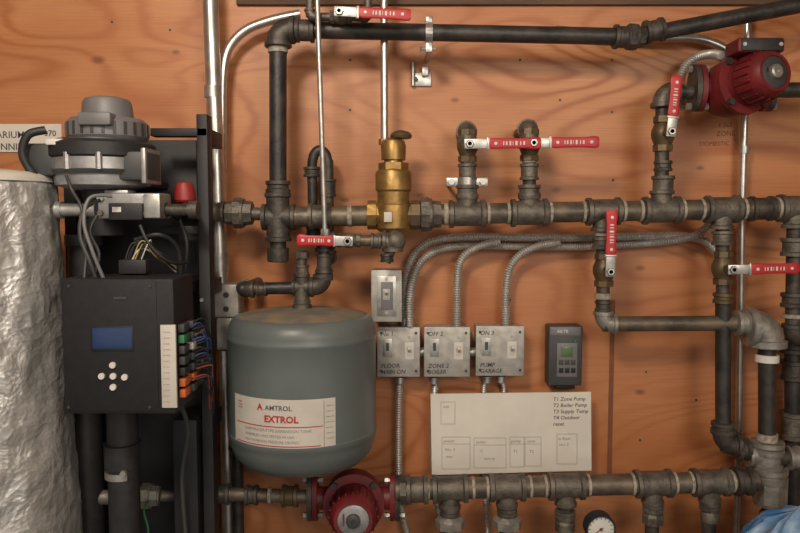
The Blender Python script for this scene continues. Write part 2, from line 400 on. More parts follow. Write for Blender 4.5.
o = O('drop_pipe_branch')
o.cyl(H(722), P(723, 300, HD), rB, CASTD); o.coup(P(722.5, 238, HD), Z, rB*1.15, R(7)); o.coup(P(723, 298, HD), Z, rB*1.1, R(5), BRONZE)
o.cyl(P(723, 300, HD), P(723, 432, HD), R(7.5), IRON)
o.coup(P(723, 428, HD), Z, R(8.6), R(6), CASTD)
o.elbow(P(723, 444, HD), Z, X, R(9), CASTD)
o.cyl(P(723, 446, HD), P(757, 452, HD), R(7), CASTD); o.coup(P(742, 449, HD), X, R(8.5), R(6), CASTD)
o.done()
o = O('drop_pipe_branch')
o.cyl(H(795), P(793, 330, HD), R(7.5), CASTD); o.coup(P(794, 247, HD), Z, R(9), R(9)); o.coup(P(793, 300, HD), Z, R(8.5), R(7), CASTD); o.ring(P(793, 316, HD), Z, R(9), TAPE)
o.elbow(P(793, 338, HD), Z, X, R(8), CASTD); o.cyl(P(793, 338, HD), P(870, 338, HD), R(8), CASTD)
o.done()
o = O('drop_pipe_branch')
o.cyl(P(793, 345, .06), P(793, 470, .06), R(8, .06), IRON); o.coup(P(793, 425, .06), Z, R(10), R(14)); o.coup(P(793, 370, .06), Z, R(9), R(10), CASTD)
o.elbow(P(793, 338, .06), -Z, X, R(9), CASTD); o.cyl(P(793, 338, .06), P(870, 338, .06), R(8), CASTD)
pb = P(793, 470, .06); o.cyl(pb, Vector((pb.x, pb.y, 0.001)), R(8), IRON)
o.done()
o = O('electrical_conduit')
o.cyl(P(748, 10, .03), P(742, 200, .03), R(3.6, .03), EMT); o.cyl(P(742, 200, .03), P(738, 478, .03), R(3.6, .03), EMT)
for v in (150, 330): o.lathe(P(744 if v < 200 else 740, v, .03), Z, [(-.008, R(5)), (.008, R(5))], GALV, 12)
pb = P(738, 478, .03); o.cyl(pb, Vector((pb.x, pb.y, 0.001)), R(3.6), EMT)
o.done()

# ================================================================ UPPER PIPE
UD = .12
o = O('overhead_water_pipe')
o.elbow(P(278, 30, UD), X, -Z, R(9.6), CASTD, 1.5)
o.cyl(P(278, 40, UD), P(278, 200, UD), R(8.6), IRON)
o.ring(P(278, 50, UD), Z, R(9), TAPE, .3)
o.coup(P(278, 187, UD), Z, R(9), R(6), CASTD)
o.cyl(P(286, 29.5, UD), P(640, 37, UD), R(8.2), IRON)
axu = (P(640, 37, UD)-P(286, 29.5, UD)).normalized()
for u, w in ((305, 9), (622, 8)): o.coup(P(u, 30+(u-286)*.021, UD), axu, R(8.6), R(w), CASTD)
o.ring(P(294, 30, UD), axu, R(8.8), TAPE)
o.union(P(633, 37, UD), axu, R(7.6), CASTD)
o.coup(P(654, 31, UD), (P(800, 2, UD)-P(650, 34, UD)), R(8.5), R(9), CASTD)
o.cyl(P(644, 35, UD), P(920, -18, UD), R(7.8), IRON)
o.done()
o = O('electrical_conduit')
o.tube([P(556, 30, .03), P(640, 37, .03), P(690, 38, .03), P(715, 44, .03), P(732, 56, .03), P(737, 80, .03)], R(4.5, .03), EMT)
o.done()
o = O('electrical_conduit')
o.tube([P(300, 14, .05), P(272, 20, .05), P(246, 30, .05), P(229, 48, .05), P(223, 75, .05), P(222, 130, .05), P(222, 290, .05)], R(4.6, .05), EMT)
o.done()
o = O('electrical_conduit')
o.cyl(P(209, -40, .07), P(221, 292, .07), R(7.6, .07), EMT)
o.lathe(P(219.5, 262, .07), Z, [(-.02, R(9)), (.02, R(9))], GALV, 20)
for v in (92,): o.lathe(P(213, v, .07), Z, [(-.012, R(8.6)), (.012, R(8.6))], GALV, 20)
o.pbox(213, 284, 239, 318, .10, .06, BOXST, .006); o.pbox(216, 318, 236, 350, .095, .05, BOXST, .004)
for v in (295, 309): o.disc_y(P(226, v, .10), R(3), .002, CASTD, 10)
pb = P(225, 350, .07); o.cyl(pb, Vector((pb.x, pb.y, 0.001)), R(6.5), EMT)
o.done()
o = O('steel_drain_rod')
o.cyl(P(316, -40, .17), P(325, 236, .17), R(2.6, .17), GALV); o.lathe(P(325, 232, .17), Z, [(-.006, R(4.5)), (.006, R(4.5))], GALV, 8)
o.done()
o = O('vent_tube')
o.cyl(P(384, -40, .10), P(384.5, 150, .10), R(3.8, .10), EMT); o.lathe(P(384.5, 142, .10), Z, [(-.006, R(6)), (.006, R(6))], BRASS, 6)
o.done()
ball_valve(P(341, 17, .15), X, R(4.5), P(411, 15, .19), body=CAST)
o = O('overhead_water_pipe')
o.cyl(P(341, 17, .15), P(310, 17, .15), R(4), CAST); o.cyl(P(341, 17, .15), P(368, 18, .15), R(4), CAST)
o.elbow(P(368, 18, .15), -X, Z, R(4)); o.cyl(P(368, 18, .15), P(368, -40, .15), R(4), CAST)
o.elbow(P(310, 17, .15), X, Z, R(4)); o.cyl(P(310, 17, .15), P(310, -40, .15), R(4), CAST)
o.done()

def hanger(u, v, d, rpx, name='pipe_hanger'):
    o = O(name); r = R(rpx, d)*1.12; c = P(u, v, d)
    pts = [c+Vector((0, math.cos(t)*r, math.sin(t)*r)) for t in [math.pi*2*i/20 for i in range(21)]]
    for a, b in zip(pts[:-1], pts[1:]):
        o.bar(a, b, .014, .002, GALV, 0, nrm=((a+b)/2-c).normalized())
    o.box(c+Vector((0, .0, r+.007)), (.014, .010, .014), GALV, .002)
    o.box(c+Vector((0, .0, -r-.010)), (.014, .010, .020), GALV, .002)
    o.cyl(c+Vector((-.014, 0, -r-.012)), c+Vector((.014, 0, -r-.012)), .0035, GALV, n=10)
    o.lathe(c+Vector((-.014, 0, -r-.012)), -X, [(0, .006), (.004, .006)], GALV, 6)
    o.cyl(Vector((c.x, -.004, c.z-r-.012)), c+Vector((0, 0, -r-.012)), .0045, GALV, n=10)
    o.box(Vector((c.x-.012, -.003, c.z-.07)), (.045, .006, .03), GALV, .002)
    o.box(Vector((c.x-.004, -.01, c.z-.055)), (.014, .018, .02), GALV, .002)
    o.disc_y(Vector((c.x-.024, -.006, c.z-.07)), .005, .006, CASTD, 6)
    o.cyl(Vector((c.x-.030, -.012, c.z-.035)), Vector((c.x-.030, -.012, c.z-.085)), .004, GALV, n=10)
    o.done()
hanger(429, 33, UD, 8.2)
o = O('pipe_clamp')
c = P(467, 182, HD); r = rB*1.3
o.lathe(c, Z, [(-.009, r*.95), (-.009, r*1.12), (.009, r*1.12), (.009, r*.95)], GALV, 20)
o.bar(c+Vector((-.042, 0, 0)), c+Vector((.042, 0, 0)), .017, .006, GALV, .001)
for sx in (-.032, .032):
    o.lathe(c+Vector((sx, -.003, 0)), -Y, [(0, .0065), (.006, .0065)], GALV, 6)
    o.cyl(c+Vector((sx, 0, 0)), Vector((c.x+sx, -.002, c.z)), .004, GALV, n=8)
o.done()

# ================================================================ AIR SEPARATOR
o = O('air_separator'); c = P(393.5, 215, HD)
def hgt(v): return P(393.5, v, HD).z-c.z
o.lathe(c, Z, [(hgt(233), R(9)), (hgt(231), R(15)), (hgt(228), R(17.5)), (hgt(214), R(18.5)), (hgt(205), R(18)), (hgt(204), R(16)), (hgt(192), R(16)), (hgt(190), R(18)), (hgt(174), R(18)), (hgt(171), R(17)), (hgt(168), R(10)), (hgt(160), R(9)), (hgt(160), R(12)), (hgt(146), R(12.5)), (hgt(141), R(11)), (hgt(138), R(5))], BRASS, 32)
o.lathe(c, Z, [(hgt(170), R(15)), (hgt(163), R(15))], BRASS, 6)
o.lathe(P(401, 137, HD), Z, [(-.003, R(10)), (.002, R(11)), (.007, R(10)), (.011, R(7)), (.013, R(3))], BRONZE, 16)
for sx in (-1, 1):
    o.lathe(c, X*sx, [(0, R(12)), (R(17), R(12)), (R(17), R(14.5)), (R(26), R(14.5)), (R(26), R(9))], BRASS if sx < 0 else BRONZE, 8)
o.pbox(384, 212, 392, 222, HD+.041, .003, LABEL, .0005)
o.done()

# ================================================================ EXPANSION TANK FEED
TD = .16
o = O('expansion_tank_feed_pipe')
r5 = R(5.4, TD)
o.elbow(P(393, 241, TD), -X, -Z, R(7.5, TD), CAST, 1.2); o.cyl(P(393, 243, HD), P(393, 228, HD), R(7), CAST); o.sph(P(395, 241, TD), R(11, TD), CAST)
o.cyl(P(393, 246, TD), P(386, 262, TD), R(5, TD), CAST); o.coup(P(387, 258, TD), Z, R(5, TD), R(4, TD), CASTD)
o.cyl(P(395, 241, TD), P(326, 240, TD), r5, RUSTY)
o.coup(P(376, 241, TD), X, r5*1.1, R(5, TD)); o.ring(P(384, 241, TD), X, r5*1.15)
o.elbow(P(324, 240, TD), X, -Z, r5*1.2, CASTD)
o.cyl(P(324, 242, TD), P(324, 285, TD), r5, CASTD); o.coup(P(324, 262, TD), Z, r5*1.1, R(8, TD), CASTD); o.coup(P(324, 275, TD), Z, r5*1.25, R(5, TD), CASTD)
o.elbow(P(323, 287, TD), Z, -X, r5*1.35, CASTD)
o.cyl(P(323, 287, TD), P(242, 289, TD), r5*1.15, IRON)
o.tee(P(302, 287, TD), X, Z, r5*1.15, r5*1.1, CASTD); o.branch(P(302, 287, TD), -Z, r5*1.15, R(16, TD), CAST)
o.cyl(P(302, 287, TD), P(302, 252, TD), r5*.9, CAST); o.lathe(P(302, 252, TD), Z, [(-.012, r5*.9), (-.012, r5*1.4), (.0, r5*1.4), (.003, r5)], CAST, 8)
o.coup(P(302, 270, TD), Z, r5, R(5, TD), CAST)
o.cyl(P(302, 287, TD), P(302, 313, TD), r5, CAST)
o.elbow(P(243, 289, TD), X, Y, r5*1.2, CASTD)
p = P(243, 289, TD); o.cyl(p, Vector((p.x, -.004, p.z)), r5, CASTD); o.coup(P(262, 289, TD), X, r5, R(5, TD), CASTD)
o.done()
ball_valve(P(349, 240.5, TD), X, R(5, TD), P(297, 240, TD+.04), wpx=12, body=CAST)

o = O('relief_pipe_loop')
o.tube([P(313, 235, .07), P(312.5, 190, .07), P(312, 168, .07), P(314, 155, .07), P(320, 150, .07), P(326, 155, .07), P(328, 166, .07), P(328, 176, .07)], R(5, .07), IRON)
o.coup(P(312, 172, .07), Z, R(6.5), R(5), CASTD); o.cyl(P(328, 160, .07), P(329, 235, .07), R(5.5), CASTD); o.coup(P(328, 188, .07), Z, R(6.4), R(9), CASTD)
o.cyl(P(329, 235, .07), P(329, 258, .07), R(5.5), CASTD)
p = P(329, 258, .07); o.elbow(p, Z, Y, R(5.5), CASTD, 1.2); o.cyl(p, Vector((p.x, -.002, p.z)), R(5), CASTD)
p = P(313, 233, .07); o.elbow(p, Z, Y, R(5.5), CASTD, 1.2); o.cyl(p, Vector((p.x, -.002, p.z)), R(5), CASTD)
o.done()

# ================================================================ EXPANSION TANK
TC = .18; TX = P(303, 400, TC).x; rT = R(74, TC); FR = TC+rT
tb = Vector((TX, -TC, P(303, 482, FR-.05).z))
def tf(v): return P(303, v+3, FR).z-tb.z      # heights read on the front of the shell
def tc_(v): return P(303, v, TC).z-tb.z
o = O('expansion_tank')
z0 = tf(448)
prof = [(0, rT*.25), (z0*.06, rT*.6), (z0*.22, rT*.82), (z0*.45, rT*.93), (z0*.75, rT*.985), (z0*.9, rT*.995), (z0*.94, rT*1.010), (z0+.004, rT*1.010), (z0+.005, rT)]
prof += [(tf(v), rT) for v in (430, 400, 375)]
ztop = tc_(308); zsh = tf(345)
prof += [(zsh-.004, rT), (zsh-.003, rT*1.004), (zsh+.003, rT*1.004), (zsh+.004, rT)]
for i in range(1, 9):
    t = i/9*math.pi/2; prof.append((zsh+.006+(ztop-.018-zsh)*math.sin(t), rT*(.84+.16*math.cos(t))))
o.lathe(tb, Z, prof, TANKM, 80)
o.lathe(tb, Z, [(ztop-.0125, rT*.852), (ztop-.008, rT*.72), (ztop-.004, rT*.5), (ztop-.002, rT*.25), (ztop, rT*.13)], DUST, 80)
o.lathe(tb, Z, [(ztop-.004, rT*.13), (ztop+.008, rT*.13), (ztop+.008, rT*.05)], CAST, 8)
def tcyl(dx, z, e=.0008):
    a = dx/rT; return Vector((tb.x+math.sin(a)*(rT+e), tb.y-math.cos(a)*(rT+e), tb.z+z))
def ang(u): return math.asin(max(-1, min(1, (u-303)/79.)))*rT
def patch(u0, u1, v0, v1, m, e=.0008):
    x0 = ang(u0); x1 = ang(u1); n = 24; kk = o.mi(m); va = []
    for i in range(n+1):
        x = x0+(x1-x0)*i/n
        va.append((o.bm.verts.new(tcyl(x, tf(v0), e)), o.bm.verts.new(tcyl(x, tf(v1), e))))
    for i in range(n):
        f = o.bm.faces.new((va[i][0], va[i][1], va[i+1][1], va[i+1][0])); f.material_index = kk; f.smooth = True
patch(241, 344, 397, 448, LABEL, .0008)
patch(244, 332, 424, 425, REDINK, .0012); patch(244, 330, 443.5, 444.5, REDINK, .0012)
patch(333, 333.6, 399, 447, INKG, .0012)
def ttext(t, u, v, hpx, m, bold=0.0):
    x0 = ang(u); z = tf(v)
    o.text(t, R(hpx, FR)*1.38, lambda x, y: tcyl(x0+x, z+y, .0014), m, bold)
ttext('A', 268, 408.5, 6.6, REDINK, .0006); ttext('AMTROL', 276, 408, 5.2, INK, .0002)
ttext('EXTROL', 275, 420, 7.0, REDINK, .0006)
ttext('DIAPHRAGM-TYPE EXPANSION TANK', 254, 430, 3.2, INKG)
ttext('ASSEMBLED AND TESTED IN USA', 254, 435.5, 2.8, INKG); ttext('MAX WORKING PRESSURE 100 PSIG', 254, 441, 2.8, INKG)
for i in range(7): ttext('mmm m', 335, 405+i*5.5, 1.8, INKG)
for i in range(3): ttext('mmm', 246, 404+i*3, 2.2, REDINK)
o.done(sharp=50)

# ================================================================ PUMPS
def pump(c, axp, rM, face=-Y, L=.12, half=.1, tbox=None, facemat=ALU):
    o = O('circulator_pump'); face = face.normalized(); axp = axp.normalized()
    o.lathe(c, face, [(-.045, rM*.7), (-.04, rM*1.15), (-.02, rM*1.35), (.012, rM*1.38), (.02, rM*1.3), (.022, rM*1.5), (.034, rM*1.5), (.036, rM*1.1), (.046, rM*1.05), (.05, rM*1.12)]
            + [(L*.5, rM*1.14), (L*.85, rM*1.1), (L*.95, rM*1.0), (L, rM*.9), (L, rM*.75), (L-.004, rM*.74)], REDP, 40)
    a, b = o.frame(face)
    for i in range(20):
        an = 2*math.pi*i/20; dr = a*math.cos(an)+b*math.sin(an)
        o.bar(c+face*.055+dr*rM*1.13, c+face*(L*.84)+dr*rM*1.13, .006, .0025, REDP, 0, nrm=face.cross(dr))
    for i in range(4):
        an = math.pi/4+i*math.pi/2; dr = a*math.cos(an)+b*math.sin(an)
        o.lathe(c+dr*rM*1.36+face*.034, face, [(0, .007), (.008, .007), (.008, .004)], CASTD, 8)
    o.lathe(c+face*(L-.004), face, [(0, rM*.74), (.002, rM*.74), (.003, rM*.70)], facemat, 32)
    o.lathe(c+face*(L-.001), face, [(0, rM*.34), (.006, rM*.32), (.008, rM*.25), (.008, rM*.1), (.005, rM*.08)], DGREY if facemat is ALU else GALV, 20)
    for i in range(3): o.bar(c+face*(L+.0002)+a*rM*(.45)+b*rM*(-.35+.12*i), c+face*(L+.0002)+a*rM*(.45)+b*rM*(.0+.12*i), .003, .0015, REDINK if i == 1 else INK, 0, nrm=face)
    for sg in (-1, 1):
        o.lathe(c, axp*sg, [(rM*.6, rM*.75), (half*.75, rM*.55), (half*.9, rM*.6)], REDP, 20)
        for off, m in ((half*.9, REDP), (half*.9+.011, CASTD)):
            q = c+axp*sg*off
            sd = axp.cross(Y if abs(axp.dot(Z)) < .5 else X).normalized()
            pr = []
            for t in (0, .010):
                ringp = []
                for i in range(24):
                    an = 2*math.pi*i/24
                    ringp.append(q+axp*sg*t+sd*math.cos(an)*rM*1.15+axp.cross(sd)*math.sin(an)*rM*.72)
                pr.append(ringp)
            o.loft(pr, m)
        for s2 in (-1, 1):
            q = c+axp*sg*(half*.9+.021)+sd*s2*rM*.9
            o.lathe(q-axp*sg*.032, axp*sg, [(0, .007), (.008, .007), (.008, .0045), (.034, .0045), (.034, .0075), (.042, .0075)], GALV, 6)
    if tbox:
        q, sz = tbox; o.box(q, sz, REDP, .006)
        o.box(q+Vector((0, -sz[1]/2-.001, 0)), (sz[0]*.86, .004, sz[2]*.8), BLACKP, .001)
        for sx in (-1, 1): o.disc_y(q+Vector((sx*sz[0]*.38, -sz[1]/2-.002, 0)), .004, .003, GALV, 8)
    return o.done()
cp = P(354, 498, .12)
pump(cp, X, R(20.5, .12), Vector((.05, -1, .0)), .115, half=R(41, .12))
c2 = P(732, 88, .12)
pump(c2, X, R(20, .12), Vector((.32, -1, .12)), .11, half=R(32, .12), tbox=(c2+Vector((.018, -.05, R(33))), (.09, .06, .028)), facemat=DGREY)
o = O('pump_outlet_pipe'); p = P(766, 90, .12); o.cyl(p, P(840, 90, .12), R(7.5), CASTD); o.done()

def armored(pts, rpx=3.6, d=.04, name='armored_cable'):
    o = O(name); o.tube(pts, R(rpx, d), ARM, 10, True, .13, .0026); return o.done()
armored([P(683, 110, .06), P(680, 88, .06), P(684, 68, .06), P(697, 57, .07), P(712, 54, .10), P(722, 56, .14)], 4)
armored([P(405, 327, .035), P(405, 296, .035), P(408, 270, .035), P(418, 250, .035), P(438, 240, .035), P(475, 237, .035), P(560, 238, .035), P(660, 236, .035), P(690, 237, .035), P(708, 243, .035), P(718, 256, .035), P(721, 275, .035)], 4)
armored([P(410, 327, .06), P(410, 300, .06), P(414, 276, .06), P(424, 259, .055), P(442, 249, .045), P(475, 246, .035), P(560, 247, .035), P(640, 244, .035), P(690, 237, .05), P(712, 222, .05)], 3.6)
armored([P(457, 327, .04), P(457, 290, .04), P(459, 266, .045), P(466, 254, .05), P(480, 246, .055), P(500, 241, .055)], 3.8)
armored([P(506, 327, .04), P(506, 292, .04), P(510, 268, .045), P(521, 254, .05), P(538, 246, .055), P(560, 242, .055)], 3.8)
armored([P(400, 376, .03), P(399, 420, .03), P(399, 470, .03), P(401, 505, .03), P(410, 545, .03)], 3.3)
armored([P(436, 376, .03), P(433, 430, .015), P(436, 500, .03), P(447, 530, .03), P(452, 560, .03)], 3.3)
armored([P(486, 376, .03), P(484, 392, .012), P(484, 470, .012), P(486, 510, .03), P(490, 560, .03)], 3)
armored([P(500, 376, .03), P(504, 392, .012), P(504, 440, .012), P(505, 560, .012)], 2.6)

# ================================================================ SWITCH BOXES
def switch_box(u0, v0, u1, v1, d, depth, toggles, name='light_switch_box'):
    o = O(name)
    o.pbox(u0+1, v0+1, u1-1, v1-1, d-.004, depth, BOXST, .003)
    o.pbox(u0, v0, u1, v1, d, .005, BOXST, .002)
    for (u, v) in toggles:
        o.pbox(u-4.5, v-8.5, u+4.5, v+8.5, d+.0012, .002, WHITE, .0004)
        o.pbox(u-2.2, v-5.2, u+2.2, v+5.2, d+.0022, .002, LABEL, .0003)
        p = P(u, v, d); o.bar(p+Vector((0, 0, -.001)), p+Vector((0, -.013, .008)), .0055, .006, WHITE, .001, nrm=Z)
        for s in (-13.5, 13.5): o.disc_y(P(u, v+s, d), R(1.4), .002, GALV, 8)
    return o
b_ = [(377, 327, 420, 377), (424, 327, 470, 377), (476, 326, 524, 376)]
for i, (u0, v0, u1, v1) in enumerate(b_):
    um = (u0+u1)/2; w = u1-u0
    o = switch_box(u0, v0, u1, v1, .06, .058, [(um+w*.25, v0+24)])
    o.pbox(u0+6, v0+12, u0+15, v1-20, .0608, .001, GALV, .0003); o.pbox(u0+9, v0+16, u0+12, v0+24, .0612, .001, DGREY)
    for s in (6, 44): o.disc_y(P(u0+4, v0+s, .06), R(1.5), .002, CASTD, 8); o.disc_y(P(u1-4, v0+s, .06), R(1.5), .002, CASTD, 8)
    o.ptext(('FLOOR', 'ZONE 2', 'PUMP')[i], u0+4, v1-9, 4.4, .0608, INK, .0002, .15); o.ptext(('MAIN ON', 'BOILER', 'GARAGE')[i], u0+4, v1-3, 4.2, .0608, INK, .0002, .15)
    o.ptext(('No 1', 'OFF 2', 'ON 3')[i], u0+4, v0+9, 4.4, .0608, INK, .0001, .15)
    for uu in ((u0+28,), (u0+33,), (u0+30,))[i]:
        p = P(uu, v0, .035); o.lathe(p, Z, [(0, R(6)), (.004, R(6)), (.004, R(4.8)), (.016, R(4.8)), (.016, R(5.6)), (.02, R(5.6))], GALV, 12)
    for uu in ((400,), (434,), (487, 501))[i]:
        p = P(uu, v1, .035); o.lathe(p, -Z, [(0, R(5.4)), (.004, R(5.4)), (.004, R(4.4)), (.014, R(4.4))], GALV, 12)
    o.done()
o = O('conduit_nipple')
for a_, b2 in ((418, 426), (468, 478)): o.cyl(P(a_, 352, .035), P(b2, 352, .035), R(5), GALV)
o.done()
o = switch_box(371, 270, 402, 322, .10, .10, [])
o.pbox(377, 276, 396, 316, .102, .002, GALV, .0006); o.pbox(381, 282, 393, 310, .1032, .002, MGREY, .0005)
o.pbox(383, 289, 390, 300, .1042, .002, BOXST, .0004); p = P(386.5, 294, .103); o.bar(p, p+Vector((0, -.012, .007)), .006, .006, LABEL, .001, nrm=Z)
o.disc_y(P(386.5, 279, .102), R(1.6), .002, GALV, 8); o.disc_y(P(386.5, 313, .102), R(1.6), .002, GALV, 8)
o.done()

o = O('pump_controller')
o.pbox(549, 326, 582, 386, .045, .045, DGREY, .004); o.pbox(550, 327, 581, 336, .0465, .01, MGREY, .002)
o.pbox(557, 343, 577, 377, .047, .004, MGREY, .001); o.pbox(561, 347, 573, 357, .0478, .002, LCDG, .0003)
for r_ in range(2):
    for c_ in range(3): o.pbox(559+c_*6, 360+r_*8, 563.5+c_*6, 365+r_*8, .0482, .003, BLACK if r_ else DGREY, .0006)
o.disc_y(P(575, 341, .045), R(1.3), .003, GREEN, 8); o.ptext('AKTE', 557, 333, 3.5, .0468, WHITE)
o.pbox(556, 386, 575, 389, .03, .02, BLACK, .001)
o.done()

# ================================================================ CARDBOARD SCHEDULE
o = O('cardboard_sign')
ps = [P(430.5, 394, .05), P(591, 392, .05), P(591.5, 470.5, .05), P(432, 475, .05)]
kk = o.mi(PAPER); fr = [o.bm.verts.new(p) for p in ps]; bk = [o.bm.verts.new(p+Vector((0, .004, 0))) for p in ps]
for f in ((fr[0], fr[1], fr[2], fr[3]), (bk[3], bk[2], bk[1], bk[0])): o.bm.faces.new(f).material_index = kk
for i in range(4): o.bm.faces.new((fr[i], bk[i], bk[(i+1) % 4], fr[(i+1) % 4])).material_index = kk
D_ = .0506
def line(u0, v0, u1, v1, w=.35): o.bar(P(u0, v0, D_), P(u1, v1, D_), R(w), .0003, INKG)
for (u0, v0, u1, v1) in ((441, 402, 455, 424), (442, 437, 470, 469), (474, 438, 506, 468), (510, 437, 524, 467), (525, 437, 541, 466), (557, 434, 577, 464)):
    line(u0, v0, u1, v0); line(u1, v0, u1, v1); line(u1, v1, u0, v1); line(u0, v1, u0, v0)
line(442, 444, 470, 444); line(474, 445, 506, 445); line(510, 444, 541, 444)
for t, u, v in (('out', 443, 408), ('sensor', 443, 442.5), ('No. 3', 445, 451), ('boiler', 476, 443.5), ('pump', 511, 442.5), ('zone', 527, 442.5), ('in floor', 558, 440), ('circ 2', 559, 446), ('T1', 513, 453), ('T2', 529, 453), ('C', 480, 452), ('mm', 446, 458), ('mm m', 484, 460)):
    o.ptext(t, u, v, 3.2, D_, INKG, 0, .12)
for i, t in enumerate(('T1 Zone Pump', 'T2 Boiler Pump', 'T3 Supply Temp', 'T4 Outdoor', 'reset')):
    o.ptext(t, 553, 401+i*6.2, 4.0, D_, INK, .0001, .12)
for u in (445, 575): o.pbox(u-8, 400, u+8, 416, .0455, .0455, TRIMW)
o.done()

# ================================================================ RETURN HEADER (bottom)
RD = .14
yr = lambda u: 490-(u-398)*9/354.
G = lambda u: P(u, yr(u), RD)
rG = R(10.6, RD); axr = (G(750)-G(400)).normalized()
o = O('return_manifold_pipe')
o.cyl(G(396), G(756), rG, RUSTY)
o.coup(G(417), axr, rG*1.02, R(11), CAST); o.lathe(G(404), axr, [(-.008, R(16)), (.004, R(16)), (.01, R(13))], CASTD, 8)
for u in (450, 507, 566, 653, 710):
    o.tee(G(u), axr, -Z, rG, R(8), CAST, rG*1.7)
    p = P(u, 520, RD); o.cyl(P(u, yr(u), RD), Vector((p.x, p.y, 0.001)), R(7), CASTD)
for u in (428, 473, 487, 530, 545, 588, 632, 674, 690, 731): o.ring(G(u), axr, rG, None, .13)
o.coup(G(742), axr, rG, R(8), CASTD)
for u, v, w in ((450, 521, 15), (507, 521, 15), (565, 524, 10), (653, 517, 11), (710, 515, 9)):
    o.lathe(P(u, v, RD), Z, [(-R(6), R(8)), (-R(6), R(w)), (R(2), R(w)), (R(6), R(w*.7))], CAST if w < 15 else CASTL, 8 if w > 10 else 20)
    o.coup(P(u, v-10, RD), Z, R(7.5), R(4), CAST)
o.done()
o = O('return_pipe')
o.cyl(P(45, 499, .22), P(160, 496, .20), R(7.5, .2), CASTL); o.union(P(148, 496, .2), X, R(8, .2), CASTL); o.coup(P(90, 498, .21), X, R(7.5, .2), R(8), CASTL)
o.cyl(P(160, 496, .2), P(222, 494, .15), R(6, .2), CAST)
o.coup(P(222, 494, .14), X, R(8, .14), R(8), CAST)
o.cyl(P(222, 494, .14), P(312, 497, .13), R(7, .14), RUSTY); o.coup(P(252, 495, .14), X, R(7.6, .14), R(6), CASTD); o.ring(P(270, 495, .14), X, R(7.6)); o.coup(P(290, 496, .13), X, R(8.5, .14), R(8), BRONZE)
o.done()
o = O('pipe_riser'); p = P(237, 460, .08); o.cyl(P(237, 440, .08), Vector((p.x, p.y, 0.001)), R(6, .08), IRON); o.elbow(P(237, 440, .08), -Z, Y, R(6), CASTD); o.cyl(P(237, 440, .08), Vector((p.x, -.002, P(237, 440, .08).z)), R(6), CASTD); o.done()
o = O('pressure_gauge'); g = P(600, 528, .17); rg = R(15.5, .17)
o.lathe(g, -Y, [(-.02, rg*.8), (-.018, rg), (.008, rg*1.0), (.011, rg*.97), (.011, rg*.88), (.006, rg*.87)], BLACKP, 36)
o.lathe(g, -Y, [(.0, rg*.87), (.0065, rg*.87)], GLASS, 36)
for i in range(13):
    an = rad(-45+270*i/12); dr = Vector((math.cos(an), 0, math.sin(an))); q = g-Y*.0068
    o.bar(q+dr*rg*.66, q+dr*rg*.82, .0012, .0004, INK)
dr = Vector((math.cos(rad(215)), 0, math.sin(rad(215)))); o.bar(g-Y*.0075-dr*rg*.2, g-Y*.0075+dr*rg*.7, .0015, .0006, REDINK); o.lathe(g-Y*.007, -Y, [(0, .003), (.002, .003)], INK, 10)
o.cyl(g+Vector((0, 0, -rg)), Vector((g.x, g.y, g.z-rg-.04)), .008, BRASS)
q = Vector((g.x, g.y, g.z-rg-.04)); o.elbow(q, Z, -X, .008, BRASS); o.cyl(q, Vector((P(566, 520, RD).x, -RD, q.z)), .008, BRASS)
o.done()
o = O('blue_plastic_bag'); top = P(786, 509, .28)
rings = []; n = 60; NL = 50
for j in range(NL+1):
    t = j/NL; z = .001+(top.z-.001)*t; k = 1.0 if t < .9 else math.sqrt(max(0.0, 1-((t-.9)/.1)**2))
    rg_ = []
    for i in range(n):
        an = 2*math.pi*i/n; dirv = Vector((math.cos(an), math.sin(an), 0))
        nn = noise.noise(Vector((math.cos(an)*2.2, math.sin(an)*2.2, z*9)))*.03+noise.noise(Vector((math.cos(an)*6, math.sin(an)*6, z*22)))*.014
        rg_.append(Vector((top.x+.03, -.285, z))+Vector((dirv.x*(.12*k+nn*k), dirv.y*(.08*k+nn*k), nn*.8 if t > .5 else 0)))
    rings.append(rg_)
o.loft(rings, BLUEBAG); o.done(sharp=60)

# ================================================================ BOILER (left)
FD = .34
o = O('insulated_boiler_vessel'); n = 150; NL = 260
tp = P(-22, 181, FD); cx = tp.x; rings = []
zt = tp.z; zb = P(0, 533, FD).z
for j in range(NL+1):
    z = .001+(zt-.001)*j/NL
    t = (zt-z)/(zt-zb)
    rb = R(72, FD)+R(11, FD)*min(t, 1.0)
    if j == NL: rb *= .93
    r_ = []
    for i in range(n):
        an = 2*math.pi*i/n; c_, s_ = math.cos(an), math.sin(an)
        w = noise.noise(Vector((c_*3, s_*3, z*6)))*.006+noise.noise(Vector((c_*9, s_*9, z*26)))*.003+abs(noise.noise(Vector((c_*20, s_*20, z*70))))*.0022
        r_.append(Vector((cx+c_*(rb+w), -FD+s_*(rb+w), z)))
    rings.append(r_)
o.loft(rings, FOIL)
o.lathe(Vector((cx, -FD, zt)), Z, [(-.002, R(72, FD)), (.008, R(71, FD)), (.014, R(64, FD)), (.02, R(30, FD))], LABEL, 48)
o.done(sharp=80)

